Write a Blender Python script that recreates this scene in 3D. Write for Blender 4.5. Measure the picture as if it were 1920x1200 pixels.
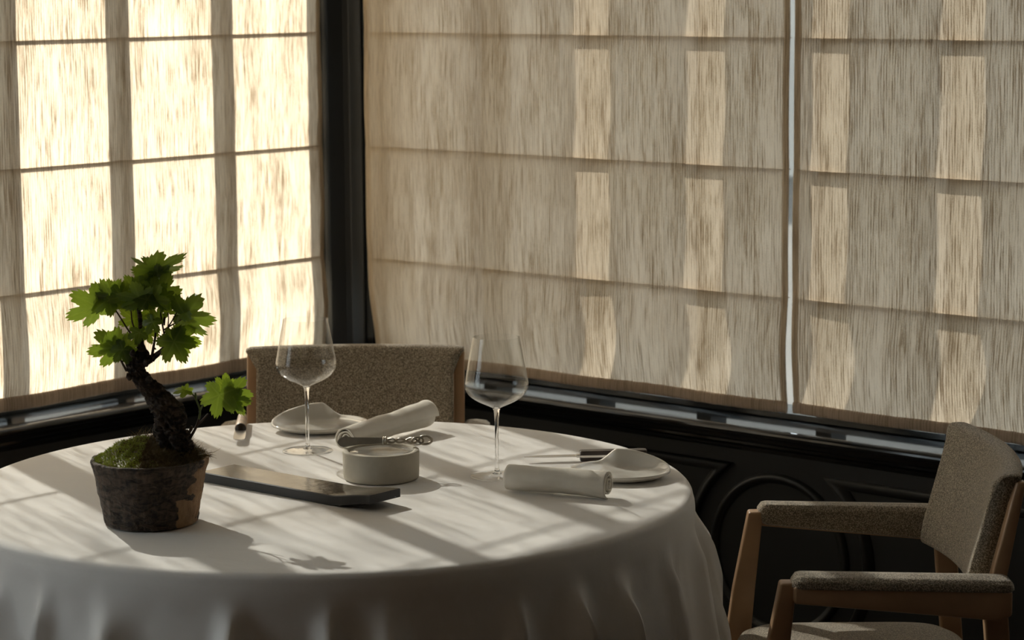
import bpy, bmesh, math, random
from mathutils import Vector, Matrix, noise
from math import pi, sin, cos, radians as R_

for o in list(bpy.data.objects): bpy.data.objects.remove(o)
SC = bpy.context.scene
COL = SC.collection

# ------------------------------------------------------------------ camera, sky, sun, exposure
# World: the room corner is the origin, left window wall is the plane x=0 (running to -y),
# right window wall is the plane y=0 (running to +x), z up.
FPX, PITCH, ROLL, YAW = 4517.07, 0.1413355, -0.0063627, 0.7147068
CAM = Vector((4.32397, -4.30331, 1.62))
EX = Vector((cos(YAW), sin(YAW), 0))        # "across the view" horizontal direction
EY = Vector((-sin(YAW), cos(YAW), 0))       # "into the view" horizontal direction
fwd = EY * cos(PITCH) - Vector((0, 0, sin(PITCH)))
up0 = EY * sin(PITCH) + Vector((0, 0, cos(PITCH)))
rt = EX * cos(ROLL) + up0 * sin(ROLL)
up = -EX * sin(ROLL) + up0 * cos(ROLL)
cd = bpy.data.cameras.new('camera'); cam = bpy.data.objects.new('camera', cd); COL.objects.link(cam)
cam.matrix_world = Matrix(((rt.x, up.x, -fwd.x, CAM.x), (rt.y, up.y, -fwd.y, CAM.y), (rt.z, up.z, -fwd.z, CAM.z), (0, 0, 0, 1)))
cd.sensor_width = 36; cd.lens = FPX / 1920 * 36; cd.clip_start = .05; cd.clip_end = 500
cd.dof.use_dof = True; cd.dof.focus_distance = 4.12; cd.dof.aperture_fstop = 7.1
SC.camera = cam

w = bpy.data.worlds.new('sky'); SC.world = w; w.use_nodes = True
wn = w.node_tree; wn.nodes.clear()
wo = wn.nodes.new('ShaderNodeOutputWorld'); wb = wn.nodes.new('ShaderNodeBackground')
wb.inputs[0].default_value = (.87, .94, 1.0, 1); wb.inputs[1].default_value = 2.5
wn.links.new(wb.outputs[0], wo.inputs[0])

sd = bpy.data.lights.new('sun', 'SUN'); sun = bpy.data.objects.new('sun', sd); COL.objects.link(sun)
SUNDIR = Vector((1.47, -.49, -1.0)).normalized()
sun.rotation_euler = SUNDIR.to_track_quat('-Z', 'Y').to_euler(); sun.location = (-6, 3, 6)
sd.energy = 15.5; sd.color = (1, .935, .85); sd.angle = R_(.53)

vs = SC.view_settings; vs.view_transform = 'Standard'; vs.look = 'None'; vs.exposure = 1.25; vs.gamma = 1; vs.use_curve_mapping = False
SC.cycles.use_denoising = True
SC.cycles.transparent_max_bounces = 24
SC.cycles.max_bounces = 10; SC.cycles.diffuse_bounces = 5; SC.cycles.transmission_bounces = 8
SC.cycles.sample_clamp_indirect = 6

def rel(x, y, z=0.0):
    """point given across / into the view from under the camera, height z"""
    p = CAM + EX * x + EY * y
    return Vector((p.x, p.y, z))
def at(px, py, z):
    """point at height z that the photograph shows at pixel px, py"""
    d = fwd + rt * ((px - 960) / FPX) - up * ((py - 600) / FPX)
    return CAM + d * ((z - CAM.z) / d.z)
def atd(px, py, dep):
    """point at view depth dep (m into the room) shown at pixel px, py"""
    d = fwd + rt * ((px - 960) / FPX) - up * ((py - 600) / FPX)
    return CAM + d * (dep / d.dot(EY))

# ------------------------------------------------------------------ materials
MATS = {}
def mat(name):
    m = bpy.data.materials.new(name); m.use_nodes = True
    nt = m.node_tree; nt.nodes.clear()
    out = nt.nodes.new('ShaderNodeOutputMaterial')
    MATS[name] = m
    return m, nt, out
def N(nt, typ, **kw):
    n = nt.nodes.new('ShaderNode' + typ)
    for k, v in kw.items():
        if k in n.inputs.keys(): n.inputs[k].default_value = v
        else: setattr(n, k, v)
    return n
def Lk(nt, a, b): nt.links.new(a, b)
def coord(nt, scale=(1, 1, 1), kind='Object'):
    tc = N(nt, 'TexCoord'); mp = N(nt, 'Mapping'); mp.inputs['Scale'].default_value = scale
    Lk(nt, tc.outputs[kind], mp.inputs[0]); return mp.outputs[0]
def noi(nt, vec, scale, detail=3, rough=.5, dist=0):
    n = N(nt, 'TexNoise', Scale=scale, Detail=detail, Roughness=rough, Distortion=dist); Lk(nt, vec, n.inputs['Vector']); return n.outputs['Fac']
def ramp(nt, fac, stops):
    r = N(nt, 'ValToRGB'); Lk(nt, fac, r.inputs[0]); e = r.color_ramp.elements
    while len(e) < len(stops): e.new(.5)
    for i, (p, c) in enumerate(stops):
        e[i].position = p; e[i].color = (c, c, c, 1) if isinstance(c, (int, float)) else (*c, 1)
    return r.outputs[0]
def math_(nt, op, a, b=None, clamp=False):
    n = N(nt, 'Math', operation=op, use_clamp=clamp)
    for i, v in enumerate((a, b)):
        if v is None: continue
        if isinstance(v, (int, float)): n.inputs[i].default_value = v
        else: Lk(nt, v, n.inputs[i])
    return n.outputs[0]
def bump(nt, h, strength, dist=.001):
    b = N(nt, 'Bump', Strength=strength, Distance=dist); Lk(nt, h, b.inputs['Height']); return b.outputs[0]
def principled(nt, out, **kw):
    p = N(nt, 'BsdfPrincipled', **kw); Lk(nt, p.outputs[0], out.inputs[0]); return p

def mk_simple(name, col, rough=.5, metallic=0, vary=.12, vs_=30, bstr=0, bscale=200, spec=.5, coat=0):
    m, nt, out = mat(name); p = principled(nt, out, Roughness=rough, Metallic=metallic)
    p.inputs['Specular IOR Level'].default_value = spec; p.inputs['Coat Weight'].default_value = coat
    v = coord(nt); f = noi(nt, v, vs_)
    c2 = tuple(max(0, c * (1 - vary)) for c in col); c1 = tuple(min(1, c * (1 + vary)) for c in col)
    Lk(nt, ramp(nt, f, [(.3, c2), (.7, c1)]), p.inputs['Base Color'])
    if bstr: Lk(nt, bump(nt, noi(nt, v, bscale, 4), bstr), p.inputs['Normal'])
    return m
mk_simple('black_paint', (.0105, .0125, .0135), .42, vs_=6, bstr=.15, bscale=25)
mk_simple('black_gloss', (.008, .010, .012), .10, vs_=6, bstr=.05, bscale=12)
mk_simple('ceiling_paint', (.72, .70, .66), .8)
mk_simple('room_wall', (.06, .055, .05), .8)
mk_simple('outdoor_paving', (.055, .053, .05), .9, vs_=.6, spec=0)
mk_simple('wood_oak', (.42, .26, .145), .38, vs_=12, bstr=.05)
mk_simple('steel', (.62, .60, .57), .22, 1.0, vary=.03)
mk_simple('aged_steel', (.42, .38, .32), .30, 1.0, vary=.25, vs_=60, bstr=.2, bscale=150)
mk_simple('blade_dark', (.30, .30, .29), .34, 1.0, vary=.15, vs_=40)
mk_simple('handle_dark', (.035, .020, .013), .35, vary=.3, vs_=50)
mk_simple('handle_tan', (.40, .29, .20), .4, vary=.25, vs_=40, bstr=.2)
mk_simple('stone_dish', (.46, .42, .34), .75, vary=.06, vs_=50, bstr=.15, bscale=400)
mk_simple('dish_insert', (.42, .40, .36), .12, vary=.08, vs_=18)
mk_simple('glaze', (.70, .67, .61), .07, vary=.05, vs_=14, coat=.6)
mk_simple('napkin_linen', (.76, .72, .64), .9, vary=.04, vs_=30, bstr=.35, bscale=900)
mk_simple('tray_side', (.012, .012, .013), .5, bstr=.2, bscale=300)
mk_simple('stem_green', (.10, .14, .03), .5)
mk_simple('twig_brown', (.055, .032, .018), .7, vary=.4, vs_=120, bstr=.6, bscale=300)
mk_simple('rail_metal', (.55, .55, .52), .3, .8)
mk_simple('facade', (.20, .19, .175), .9, vs_=1, spec=0)

def mk_floor():
    m, nt, out = mat('floor_wood'); p = principled(nt, out, Roughness=.4)
    v = coord(nt); b = N(nt, 'TexBrick', Scale=1.0); b.inputs['Brick Width'].default_value = 1.4; b.inputs['Row Height'].default_value = .12
    b.inputs['Mortar Size'].default_value = .003
    b.inputs['Color1'].default_value = (.07, .042, .024, 1); b.inputs['Color2'].default_value = (.055, .033, .02, 1); b.inputs['Mortar'].default_value = (.01, .008, .006, 1)
    Lk(nt, v, b.inputs['Vector']); Lk(nt, b.outputs['Color'], p.inputs['Base Color'])
mk_floor()

def mk_blind(name, layers=1):
    """slubby ribbed linen: dense threads dark, sparse weave lets sky and sun through"""
    m, nt, out = mat(name)
    tc = N(nt, 'TexCoord'); sp = N(nt, 'SeparateXYZ'); Lk(nt, tc.outputs['UV'], sp.inputs[0])   # metres along / up the cloth
    u = sp.outputs[0]
    def vec(su, sz, off=0):
        c = N(nt, 'CombineXYZ'); Lk(nt, math_(nt, 'MULTIPLY', u, su), c.inputs[0]); Lk(nt, math_(nt, 'MULTIPLY', sp.outputs[1], sz), c.inputs[1]); c.inputs[2].default_value = off
        return c.outputs[0]
    s1 = noi(nt, vec(290, 11, 0), 1, 2, .5)          # slub streaks
    s2 = noi(nt, vec(640, 34, 5), 1, 2, .6)         # finer streaks
    s3 = noi(nt, vec(22, 3.0, 9), 1, 2, .5)         # broad bands of denser cloth
    s4 = noi(nt, vec(500, 420, 3), 1, 1, .5)        # weave grain
    wv = N(nt, 'TexWave', wave_type='BANDS', bands_direction='X', Scale=1.0, Distortion=0); Lk(nt, vec(48, 0), wv.inputs['Vector'])
    d = math_(nt, 'ADD', math_(nt, 'MULTIPLY', s1, 1.15), math_(nt, 'MULTIPLY', s2, .65))
    d = math_(nt, 'ADD', d, math_(nt, 'MULTIPLY', s3, .55))
    d = math_(nt, 'ADD', d, math_(nt, 'MULTIPLY', s4, .45))
    d = math_(nt, 'ADD', d, math_(nt, 'MULTIPLY', wv.outputs['Fac'], .20))
    dens = ramp(nt, math_(nt, 'MULTIPLY', d, .5), [(.70, 0.0), (.885, 1.0)])   # 0 thin .. 1 dense slub
    d2 = math_(nt, 'MULTIPLY', d, 1.0)
    mixc = N(nt, 'MixRGB'); Lk(nt, dens, mixc.inputs[0]); kc = 1.0 if layers == 1 else .80
    mixc.inputs[1].default_value = (.79*kc, .675*kc*kc**.3, .50*kc, 1); mixc.inputs[2].default_value = (.58*kc, .475*kc, .345*kc, 1)
    mixt = N(nt, 'MixRGB'); Lk(nt, dens, mixt.inputs[0])
    k = 1.0 if layers == 1 else .32
    mixt.inputs[1].default_value = (.74 * k, .62 * k, .475 * k, 1); mixt.inputs[2].default_value = (.15 * k, .098 * k, .052 * k, 1)
    df = N(nt, 'BsdfDiffuse', Roughness=.5); tr = N(nt, 'BsdfTranslucent'); tp = N(nt, 'BsdfTransparent')
    Lk(nt, mixc.outputs[0], df.inputs[0]); Lk(nt, mixt.outputs[0], tr.inputs[0])
    bm_ = bump(nt, math_(nt, 'ADD', math_(nt, 'MULTIPLY', wv.outputs['Fac'], .6), d), .35, .0015); Lk(nt, bm_, df.inputs['Normal'])
    m1 = N(nt, 'MixShader'); m1.inputs[0].default_value = .25; Lk(nt, df.outputs[0], m1.inputs[1]); Lk(nt, tr.outputs[0], m1.inputs[2])
    m2 = N(nt, 'MixShader'); Lk(nt, m1.outputs[0], m2.inputs[1]); Lk(nt, tp.outputs[0], m2.inputs[2])
    s5 = noi(nt, vec(48, 3.2, 12), 1, 2, .55)       # looser and tighter woven strips
    dn = math_(nt, 'ADD', math_(nt, 'MULTIPLY', dens, .35), math_(nt, 'MULTIPLY', s5, .65))
    opn = ramp(nt, dn, [(.33, .10 if layers == 1 else .0), (.60, .018 if layers == 1 else .0)])
    Lk(nt, opn, m2.inputs[0]); Lk(nt, m2.outputs[0], out.inputs[0])
mk_blind('blind_linen', 1); mk_blind('blind_double', 2)

def mk_cloth():
    m, nt, out = mat('tablecloth_linen'); p = principled(nt, out, Roughness=.85)
    p.inputs['Sheen Weight'].default_value = .15; p.inputs['Specular IOR Level'].default_value = .25
    v = coord(nt)
    Lk(nt, ramp(nt, noi(nt, v, 4, 3), [(.3, (.755, .73, .70)), (.7, (.79, .765, .735))]), p.inputs['Base Color'])
    h = math_(nt, 'ADD', math_(nt, 'MULTIPLY', noi(nt, v, 9, 4, .55, .6), 1.0), math_(nt, 'MULTIPLY', noi(nt, v, 900, 1), .02))
    Lk(nt, bump(nt, h, .35, .006), p.inputs['Normal'])
mk_cloth()

def mk_boucle():
    m, nt, out = mat('boucle_wool'); p = principled(nt, out, Roughness=.95)
    p.inputs['Sheen Weight'].default_value = .4; p.inputs['Specular IOR Level'].default_value = .1
    v = coord(nt); vo = N(nt, 'TexVoronoi', Scale=460.0); Lk(nt, v, vo.inputs['Vector'])
    n1 = noi(nt, v, 330, 3, .6, 1.0)
    f = math_(nt, 'ADD', math_(nt, 'MULTIPLY', vo.outputs['Distance'], -.8), n1)
    Lk(nt, ramp(nt, f, [(.0, (.17, .14, .10)), (.42, (.68, .58, .44))]), p.inputs['Base Color'])  # pits between the loops darkened in the colour, standing in for their shade
    Lk(nt, bump(nt, f, .55, .0022), p.inputs['Normal'])
mk_boucle()

def mk_glass(name, tint=(1, 1, 1), ior=1.5):
    """thin-walled clear glass: transparent with a fresnel reflection"""
    m, nt, out = mat(name)
    tp = N(nt, 'BsdfTransparent', Color=(*tint, 1)); gl = N(nt, 'BsdfGlossy', Roughness=.0); lw = N(nt, 'LayerWeight', Blend=.5)
    fr = math_(nt, 'ADD', math_(nt, 'MULTIPLY', math_(nt, 'POWER', lw.outputs['Facing'], 4.2), .9), .028)
    mx = N(nt, 'MixShader'); Lk(nt, fr, mx.inputs[0]); Lk(nt, tp.outputs[0], mx.inputs[1]); Lk(nt, gl.outputs[0], mx.inputs[2]); Lk(nt, mx.outputs[0], out.inputs[0])
mk_glass('thin_glass', (.985, .985, .98), 1.5); mk_glass('window_glass', (.93, .95, .94), 1.35)
m, nt, out = mat('solid_glass'); g = N(nt, 'BsdfGlass', Roughness=0.0, IOR=1.48); Lk(nt, g.outputs[0], out.inputs[0])

def mk_leaf(name, c1, c2, tr):
    m, nt, out = mat(name); v = coord(nt, kind='Generated')
    f = noi(nt, coord(nt), 35, 3)
    col = ramp(nt, f, [(.3, c1), (.7, c2)])
    at_ = N(nt, 'Attribute'); at_.attribute_name = 'vein'
    vm = N(nt, 'MixRGB'); Lk(nt, at_.outputs['Fac'], vm.inputs[0]); Lk(nt, col, vm.inputs[1]); vm.inputs[2].default_value = (min(1, c2[0]*2.4), min(1, c2[1]*1.9), min(1, c2[2]*2.2), 1)
    p = N(nt, 'BsdfPrincipled', Roughness=.42); Lk(nt, vm.outputs[0], p.inputs['Base Color'])
    t = N(nt, 'BsdfTranslucent'); t.inputs[0].default_value = (*tr, 1)
    Lk(nt, bump(nt, noi(nt, coord(nt), 160, 3), .4, .002), p.inputs['Normal'])
    mx = N(nt, 'MixShader'); mx.inputs[0].default_value = .5; Lk(nt, p.outputs[0], mx.inputs[1]); Lk(nt, t.outputs[0], mx.inputs[2]); Lk(nt, mx.outputs[0], out.inputs[0])
mk_leaf('leaf_dark', (.052, .090, .020), (.095, .145, .036), (.24, .34, .03))
mk_leaf('leaf_backlit', (.10, .15, .022), (.15, .21, .03), (.33, .46, .035))  # brighter leaf copy: light shining through is painted into the colour
mk_leaf('moss_green', (.34, .38, .08), (.55, .56, .15), (.50, .56, .12))
mk_leaf('moss_brown', (.13, .09, .042), (.34, .25, .11), (.22, .16, .07))

def mk_bark(name, patch=False):
    m, nt, out = mat(name); p = principled(nt, out, Roughness=.8)
    v = coord(nt); n1 = noi(nt, coord(nt, (1, 1, 2.2)), 42, 6, .65, 1.2); n2 = noi(nt, coord(nt, (1, 1, .35)), 130, 4, .6)
    f = math_(nt, 'ADD', math_(nt, 'MULTIPLY', n1, .7), math_(nt, 'MULTIPLY', n2, .3))
    if not patch:
        col = ramp(nt, f, [(.42, (.008, .005, .003)), (.51, (.045, .028, .018)), (.64, (.15, .105, .072))])
        Lk(nt, col, p.inputs['Base Color'])
    else:
        col = ramp(nt, f, [(.40, (.012, .008, .006)), (.49, (.06, .042, .03)), (.62, (.13, .090, .063))])
        # strip of bare wood where the bark has peeled, on the side facing across the view
        sp = N(nt, 'SeparateXYZ'); Lk(nt, v, sp.inputs[0])
        zz = math_(nt, 'MULTIPLY', sp.outputs[2], 9.5)
        ang = math_(nt, 'ARCTAN2', sp.outputs[1], sp.outputs[0])          # 0 = across the view
        edge = math_(nt, 'ADD', ang, math_(nt, 'MULTIPLY', noi(nt, coord(nt, (1, 1, 1.6)), 30, 3), 1.6))
        e2 = math_(nt, 'ADD', edge, math_(nt, 'MULTIPLY', zz, -.45))
        msk = ramp(nt, math_(nt, 'MULTIPLY', math_(nt, 'ABSOLUTE', math_(nt, 'SUBTRACT', e2, .30)), 1.0), [(.36, 1.0), (.39, 0.0)])
        mx = N(nt, 'MixRGB'); Lk(nt, msk, mx.inputs[0]); Lk(nt, col, mx.inputs[1])
        Lk(nt, ramp(nt, noi(nt, coord(nt, (1, 1, .4)), 60, 4), [(.35, (.28, .16, .08)), (.65, (.48, .30, .16))]), mx.inputs[2])
        Lk(nt, mx.outputs[0], p.inputs['Base Color'])
    Lk(nt, bump(nt, f, 1.0, .012), p.inputs['Normal'])
mk_bark('trunk_bark'); mk_bark('pot_bark', True)

def mk_tray_top():
    m, nt, out = mat('tray_top'); p = principled(nt, out, Roughness=.22, Metallic=.0)
    v = coord(nt, (1, 3, 1)); f = noi(nt, v, 14, 4, .6, 1)
    Lk(nt, ramp(nt, f, [(.35, (.035, .030, .024)), (.7, (.13, .10, .062))]), p.inputs['Base Color'])
    Lk(nt, ramp(nt, f, [(.3, .22), (.7, .12)]), p.inputs['Roughness'])
    Lk(nt, bump(nt, noi(nt, coord(nt), 60, 3), .15, .002), p.inputs['Normal'])
mk_tray_top()

# ------------------------------------------------------------------ mesh helpers
def obj(name, bm, m, parent=None, smooth=True, loc=None):
    me = bpy.data.meshes.new(name); bmesh.ops.recalc_face_normals(bm, faces=bm.faces) if not getattr(bm, '_', None) else None
    bm.to_mesh(me); bm.free()
    if smooth:
        for p in me.polygons: p.use_smooth = True
    for mm in (m if isinstance(m, (list, tuple)) else [m]): me.materials.append(MATS[mm])
    o = bpy.data.objects.new(name, me); COL.objects.link(o)
    if parent: o.parent = parent
    if loc is not None: o.location = loc
    return o
def tag(o, label=None, cat=None, group=None, kind=None):
    if label: o['label'] = label
    if cat: o['category'] = cat
    if group: o['group'] = group
    if kind: o['kind'] = kind
    return o
def thing(name, label, cat, loc, rz=0, group=None):
    o = bpy.data.objects.new(name, None); COL.objects.link(o); o.empty_display_size = .05
    o.location = loc; o.rotation_euler = (0, 0, rz); return tag(o, label, cat, group)
def struct(name, bm, m, parent=None, smooth=False):
    o = obj(name, bm, m, parent, smooth)
    if parent is None: o['kind'] = 'structure'
    return o
def box(bm, x0, x1, y0, y1, z0, z1, mi=0):
    v = [bm.verts.new(p) for p in ((x0,y0,z0),(x1,y0,z0),(x1,y1,z0),(x0,y1,z0),(x0,y0,z1),(x1,y0,z1),(x1,y1,z1),(x0,y1,z1))]
    for f in ((0,3,2,1),(4,5,6,7),(0,1,5,4),(1,2,6,5),(2,3,7,6),(3,0,4,7)):
        bm.faces.new([v[i] for i in f]).material_index = mi
    return v
def prism(bm, pts, f0, f1):
    """pts: 2D outline; f0/f1 map (a,b) to 3D at the two ends"""
    A = [bm.verts.new(f0(*p)) for p in pts]; B = [bm.verts.new(f1(*p)) for p in pts]
    n = len(pts)
    for i in range(n): bm.faces.new((A[i], A[(i+1) % n], B[(i+1) % n], B[i]))
    bm.faces.new(A[::-1]); bm.faces.new(B)
def bevel(bm, w, seg=3, ang=25):
    bm.normal_update()
    es = [e for e in bm.edges if len(e.link_faces) == 2 and e.calc_face_angle(0) > R_(ang)]
    bmesh.ops.bevel(bm, geom=es, offset=w, segments=seg, profile=.5, affect='EDGES', clamp_overlap=True)
def lathe(bm, prof, n=64, close=False):
    rings = []
    for r, z in prof:
        if r < 1e-6: rings.append([bm.verts.new((0, 0, z))])
        else: rings.append([bm.verts.new((r * cos(2*pi*k/n), r * sin(2*pi*k/n), z)) for k in range(n)])
    prs = list(zip(rings, rings[1:])) + ([(rings[-1], rings[0])] if close else [])
    for a, b in prs:
        for k in range(n):
            k2 = (k+1) % n
            if len(a) == 1 and len(b) == 1: continue
            if len(a) == 1: bm.faces.new((a[0], b[k2], b[k]))
            elif len(b) == 1: bm.faces.new((a[k], a[k2], b[0]))
            else: bm.faces.new((a[k], a[k2], b[k2], b[k]))
def spline(P, n):
    """Catmull-Rom through P (lists of floats), n samples per span"""
    out = []
    Q = [P[0]] + list(P) + [P[-1]]
    for i in range(1, len(Q) - 2):
        for k in range(n):
            t = k / n; a, b, c, d = Q[i-1], Q[i], Q[i+1], Q[i+2]
            out.append([.5 * (2*b[j] + (c[j]-a[j])*t + (2*a[j]-5*b[j]+4*c[j]-d[j])*t*t + (3*b[j]-a[j]-3*c[j]+d[j])*t**3) for j in range(len(b))])
    out.append(list(P[-1])); return out
def tube(bm, pts, seg=10, rfun=None, n=6, cap=True, smooth=True):
    """pts: (x,y,z,r) control points"""
    S = spline(pts, n) if smooth else [list(p) for p in pts]
    C = [Vector(s[:3]) for s in S]; prev = None; rings = []
    for i, s in enumerate(S):
        t = (C[min(i+1, len(C)-1)] - C[max(i-1, 0)])
        t = t.normalized() if t.length > 1e-9 else Vector((0, 0, 1))
        if prev is None:
            a = t.orthogonal().normalized()
        else:
            a = (prev - t * prev.dot(t)).normalized()
        prev = a; b = t.cross(a)
        ring = []
        for k in range(seg):
            th = 2*pi*k/seg; d = a*cos(th) + b*sin(th)
            r = max(s[3], 1e-5); p = C[i] + d*r
            if rfun: p = C[i] + d * r * rfun(i/len(S), th, p)
            ring.append(bm.verts.new(p))
        rings.append(ring)
    for A, B in zip(rings, rings[1:]):
        for k in range(seg): bm.faces.new((A[k], A[(k+1) % seg], B[(k+1) % seg], B[k]))
    if cap: bm.faces.new(rings[0][::-1]); bm.faces.new(rings[-1])
def grid(bm, nu, nv, fn, closed=False, uv=None):
    V = [[bm.verts.new(fn(i/nu, j/nv)) for j in range(nv+1)] for i in range(nu + (0 if closed else 1))]
    for i in range(nu):
        a, b = V[i], V[(i+1) % len(V)]
        for j in range(nv):
            f = bm.faces.new((a[j], b[j], b[j+1], a[j+1]))
            if uv:
                ly = bm.loops.layers.uv.verify()
                for lp, (p, q) in zip(f.loops, ((i, j), (i+1, j), (i+1, j+1), (i, j+1))): lp[ly].uv = uv(p/nu, q/nv)
    return V
def sst(a, b, x):
    t = min(1, max(0, (x-a)/(b-a))); return t*t*(3-2*t)

# ------------------------------------------------------------------ setting
RX, RY, HC = 6.6, -6.6, 2.9          # room extents
SILL = .652
WTOP = 2.55
bm = bmesh.new(); box(bm, -.3, RX+.2, RY-.2, .3, -.1, 0); struct('floor', bm, 'floor_wood')
bm = bmesh.new(); box(bm, -.3, RX+.2, RY-.2, .3, HC, HC+.1); struct('ceiling', bm, 'ceiling_paint')
bm = bmesh.new(); box(bm, -60, 60, -60, 60, -.62, -.5); struct('ground', bm, 'outdoor_paving')
bm = bmesh.new(); box(bm, -30, 30, 17, 17.5, -.5, 8); struct('wall_street_right', bm, 'facade')
bm = bmesh.new(); box(bm, -19, -18.5, -30, 20, -.5, 3.5); struct('wall_street_left', bm, 'facade')
# left wall (x=0): below the sill, above the windows, piers
LW = [(-2.62, -.065), (-5.35, -2.95)]             # window openings along y
RWN = [(.08, 3.95)]                              # window openings along x
bm = bmesh.new()
box(bm, -.25, .03, RY, 0.0, 0, SILL-.03)
box(bm, -.25, .0, RY, 0.0, WTOP, HC)
box(bm, -.25, -.015, -2.95, -2.62, SILL-.03, WTOP); box(bm, -.25, -.015, RY, -5.35, SILL-.03, WTOP)
struct('wall_left', bm, 'black_paint')
bm = bmesh.new()
box(bm, -.25, RX, -.03, .25, 0, SILL-.03)
box(bm, -.25, RX, .0, .25, WTOP, HC)
box(bm, -.25, .0, .0, .25, 0, HC)
box(bm, 3.95, RX, .015, .25, SILL-.03, WTOP)
struct('wall_right', bm, 'black_paint')
bm = bmesh.new(); box(bm, RX, RX+.15, RY, 0.25, 0, HC); struct('wall_near_right', bm, 'room_wall')
bm = bmesh.new(); box(bm, -.25, RX+.15, RY-.15, RY, 0, HC); struct('wall_near_left', bm, 'room_wall')
# corner post with a faceted cover strip, floor to ceiling
bm = bmesh.new()
prism(bm, [(-.03, .03), (-.03, -.040), (-.012, -.040), (-.012, -.030), (.004, -.022), (.030, .004), (.044, .012), (.085, .012), (.085, .03)],
      lambda a, b: (a, b, SILL), lambda a, b: (a, b, HC))
bevel(bm, .003, 2); struct('trim_1', bm, 'black_paint')

def window(name, axis, a0, a1, pitch0, z0, z1, wide=()):
    """sash with slim glazing bars; axis 'x' = on the left wall (plane x), runs along y"""
    D0, D1 = .030, .090
    bm = bmesh.new()
    def bx(b, a, a2, d0, d1, za, zb):
        if axis == 'L': box(b, -d1, -d0, min(a, a2), max(a, a2), za, zb)
        else: box(b, min(a, a2), max(a, a2), d0, d1, za, zb)
    bx(bm, a0, a0 + (.03 if a1 > a0 else -.03), D0-.012, .09, z0, z1)
    bx(bm, a1, a1 - (.03 if a1 > a0 else -.03), D0-.012, .13, z0, z1)
    bx(bm, a0, a1, D0, .13, z0, z0+.012); bx(bm, a0, a1, D0, .13, z1-.05, z1)
    s = 1 if a1 > a0 else -1
    c = pitch0
    wd = .050 if axis == 'L' else .040
    k = 0
    while s*c < s*a1 - .06:
        if s*c > s*a0 + .06:
            ww = .085 if k in wide else wd
            bx(bm, c - ww/2, c + ww/2, D0, D1, z0+.012, z1-.05)
        c += s*.322; k += 1
    bx(bm, a0, a1, D0, D1, 2.16, 2.20)
    o = struct(name, bm, 'black_gloss')
    g = bmesh.new(); bx(g, a0, a1, .056, .060, z0+.01, z1-.04); obj('pane', g, 'window_glass', o, False)
    return o
window('window_1', 'L', -.030, -2.62, -.352, .655, WTOP, (3, 7))  # out-of-view bar widened to block a sun line through the blind gap
window('window_2', 'L', -2.95, -5.35, -3.27, .655, WTOP)
window('window_3', 'R', .08, 3.95, .170, .655, WTOP)
# guide rods in front of the right hand window
bm = bmesh.new(); tube(bm, [(1.396, .012, .69, .0022), (1.396, .012, 2.5, .0022)], 8, smooth=False); struct('trim_2', bm, 'black_paint')

# sills: glossy board with a rounded nose, cove and bead below
def sill_profile(t):
    p = [(-.13, SILL), (.088, SILL)]
    p += [(.088 + .012*sin(a), SILL - .011 + .011*cos(a)) for a in [pi*k/8 for k in range(1, 9)]]
    p += [(.074, SILL-.024), (.072, SILL-.030), (.068, SILL-.036), (.060, SILL-.041), (.052, SILL-.043), (.052, SILL-.048), (.046, SILL-.050), (.040, SILL-.056), (.034, SILL-.066), (-.13, SILL-.066)]
    return p
P = sill_profile(0)
bm = bmesh.new(); prism(bm, P, lambda a, b: (a, RY, b), lambda a, b: (a, -a if a > 0 else 0.0, b)); struct('trim_3', bm, 'black_gloss')
bm = bmesh.new(); prism(bm, P, lambda a, b: (a if a > 0 else 0.0, -a, b), lambda a, b: (RX, -a, b)); struct('trim_4', bm, 'black_gloss')

# carved panelling under the right hand sill
def molding(bm, path, closed, wallface, prof):
    """sweep a bead profile (offset in plane, height off wall) along a 2D path (x,z)"""
    n = len(path); rings = []
    for i in range(n):
        a = Vector(path[(i-1) % n] if closed or i else path[0]); b = Vector(path[i]); c = Vector(path[(i+1) % n] if closed or i < n-1 else path[-1])
        t1 = (b-a).normalized() if (b-a).length > 1e-9 else (c-b).normalized()
        t2 = (c-b).normalized() if (c-b).length > 1e-9 else t1
        n1 = Vector((-t1.y, t1.x)); n2 = Vector((-t2.y, t2.x)); m_ = (n1+n2)
        m_ = m_.normalized() if m_.length > 1e-6 else n1
        k = 1/max(.35, m_.dot(n1))
        rings.append([bm.verts.new((b.x + m_.x*o*k, wallface - h, b.y + m_.y*o*k)) for o, h in prof])
    m2 = len(prof)
    for i in range(n if closed else n-1):
        A, B = rings[i], rings[(i+1) % n]
        for k in range(m2): bm.faces.new((A[k], A[(k+1) % m2], B[(k+1) % m2], B[k]))
    if not closed: bm.faces.new(rings[0][::-1]); bm.faces.new(rings[-1])
bead = [(-.011, -.004), (-.011, .003), (-.007, .009), (-.002, .012), (.003, .010), (.006, .005), (.011, .004), (.011, -.004)]
WF = -.03
RCX, RCZ, RCR, RCG = 1.385, .362, .172, .237
def panel_path(xa, xb, za, zb, ca, cb):
    """rectangle whose ends are hollowed round the roundels centred at ca and cb"""
    P = []
    def arc(cx, sgn):
        t = math.asin((zb-RCZ)/RCG); u = math.asin((za-RCZ)/RCG)
        return [(cx + sgn*RCG*cos(u+(t-u)*k/20), RCZ + RCG*sin(u+(t-u)*k/20)) for k in range(21)]
    P += arc(cb, -1) if cb else [(xb, za), (xb, zb)]
    P += arc(ca, 1)[::-1] if ca else [(xa, zb), (xa, za)]
    return P
bm = bmesh.new()
RC = (RCX-1.12, RCX, RCX+1.62)
for cx in (RCX, RCX+1.62):
    molding(bm, [(cx + RCR*cos(2*pi*k/64), RCZ + RCR*sin(2*pi*k/64)) for k in range(64)], True, WF, bead)
struct('trim_5', bm, 'black_paint', smooth=True)
bm = bmesh.new()
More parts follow.
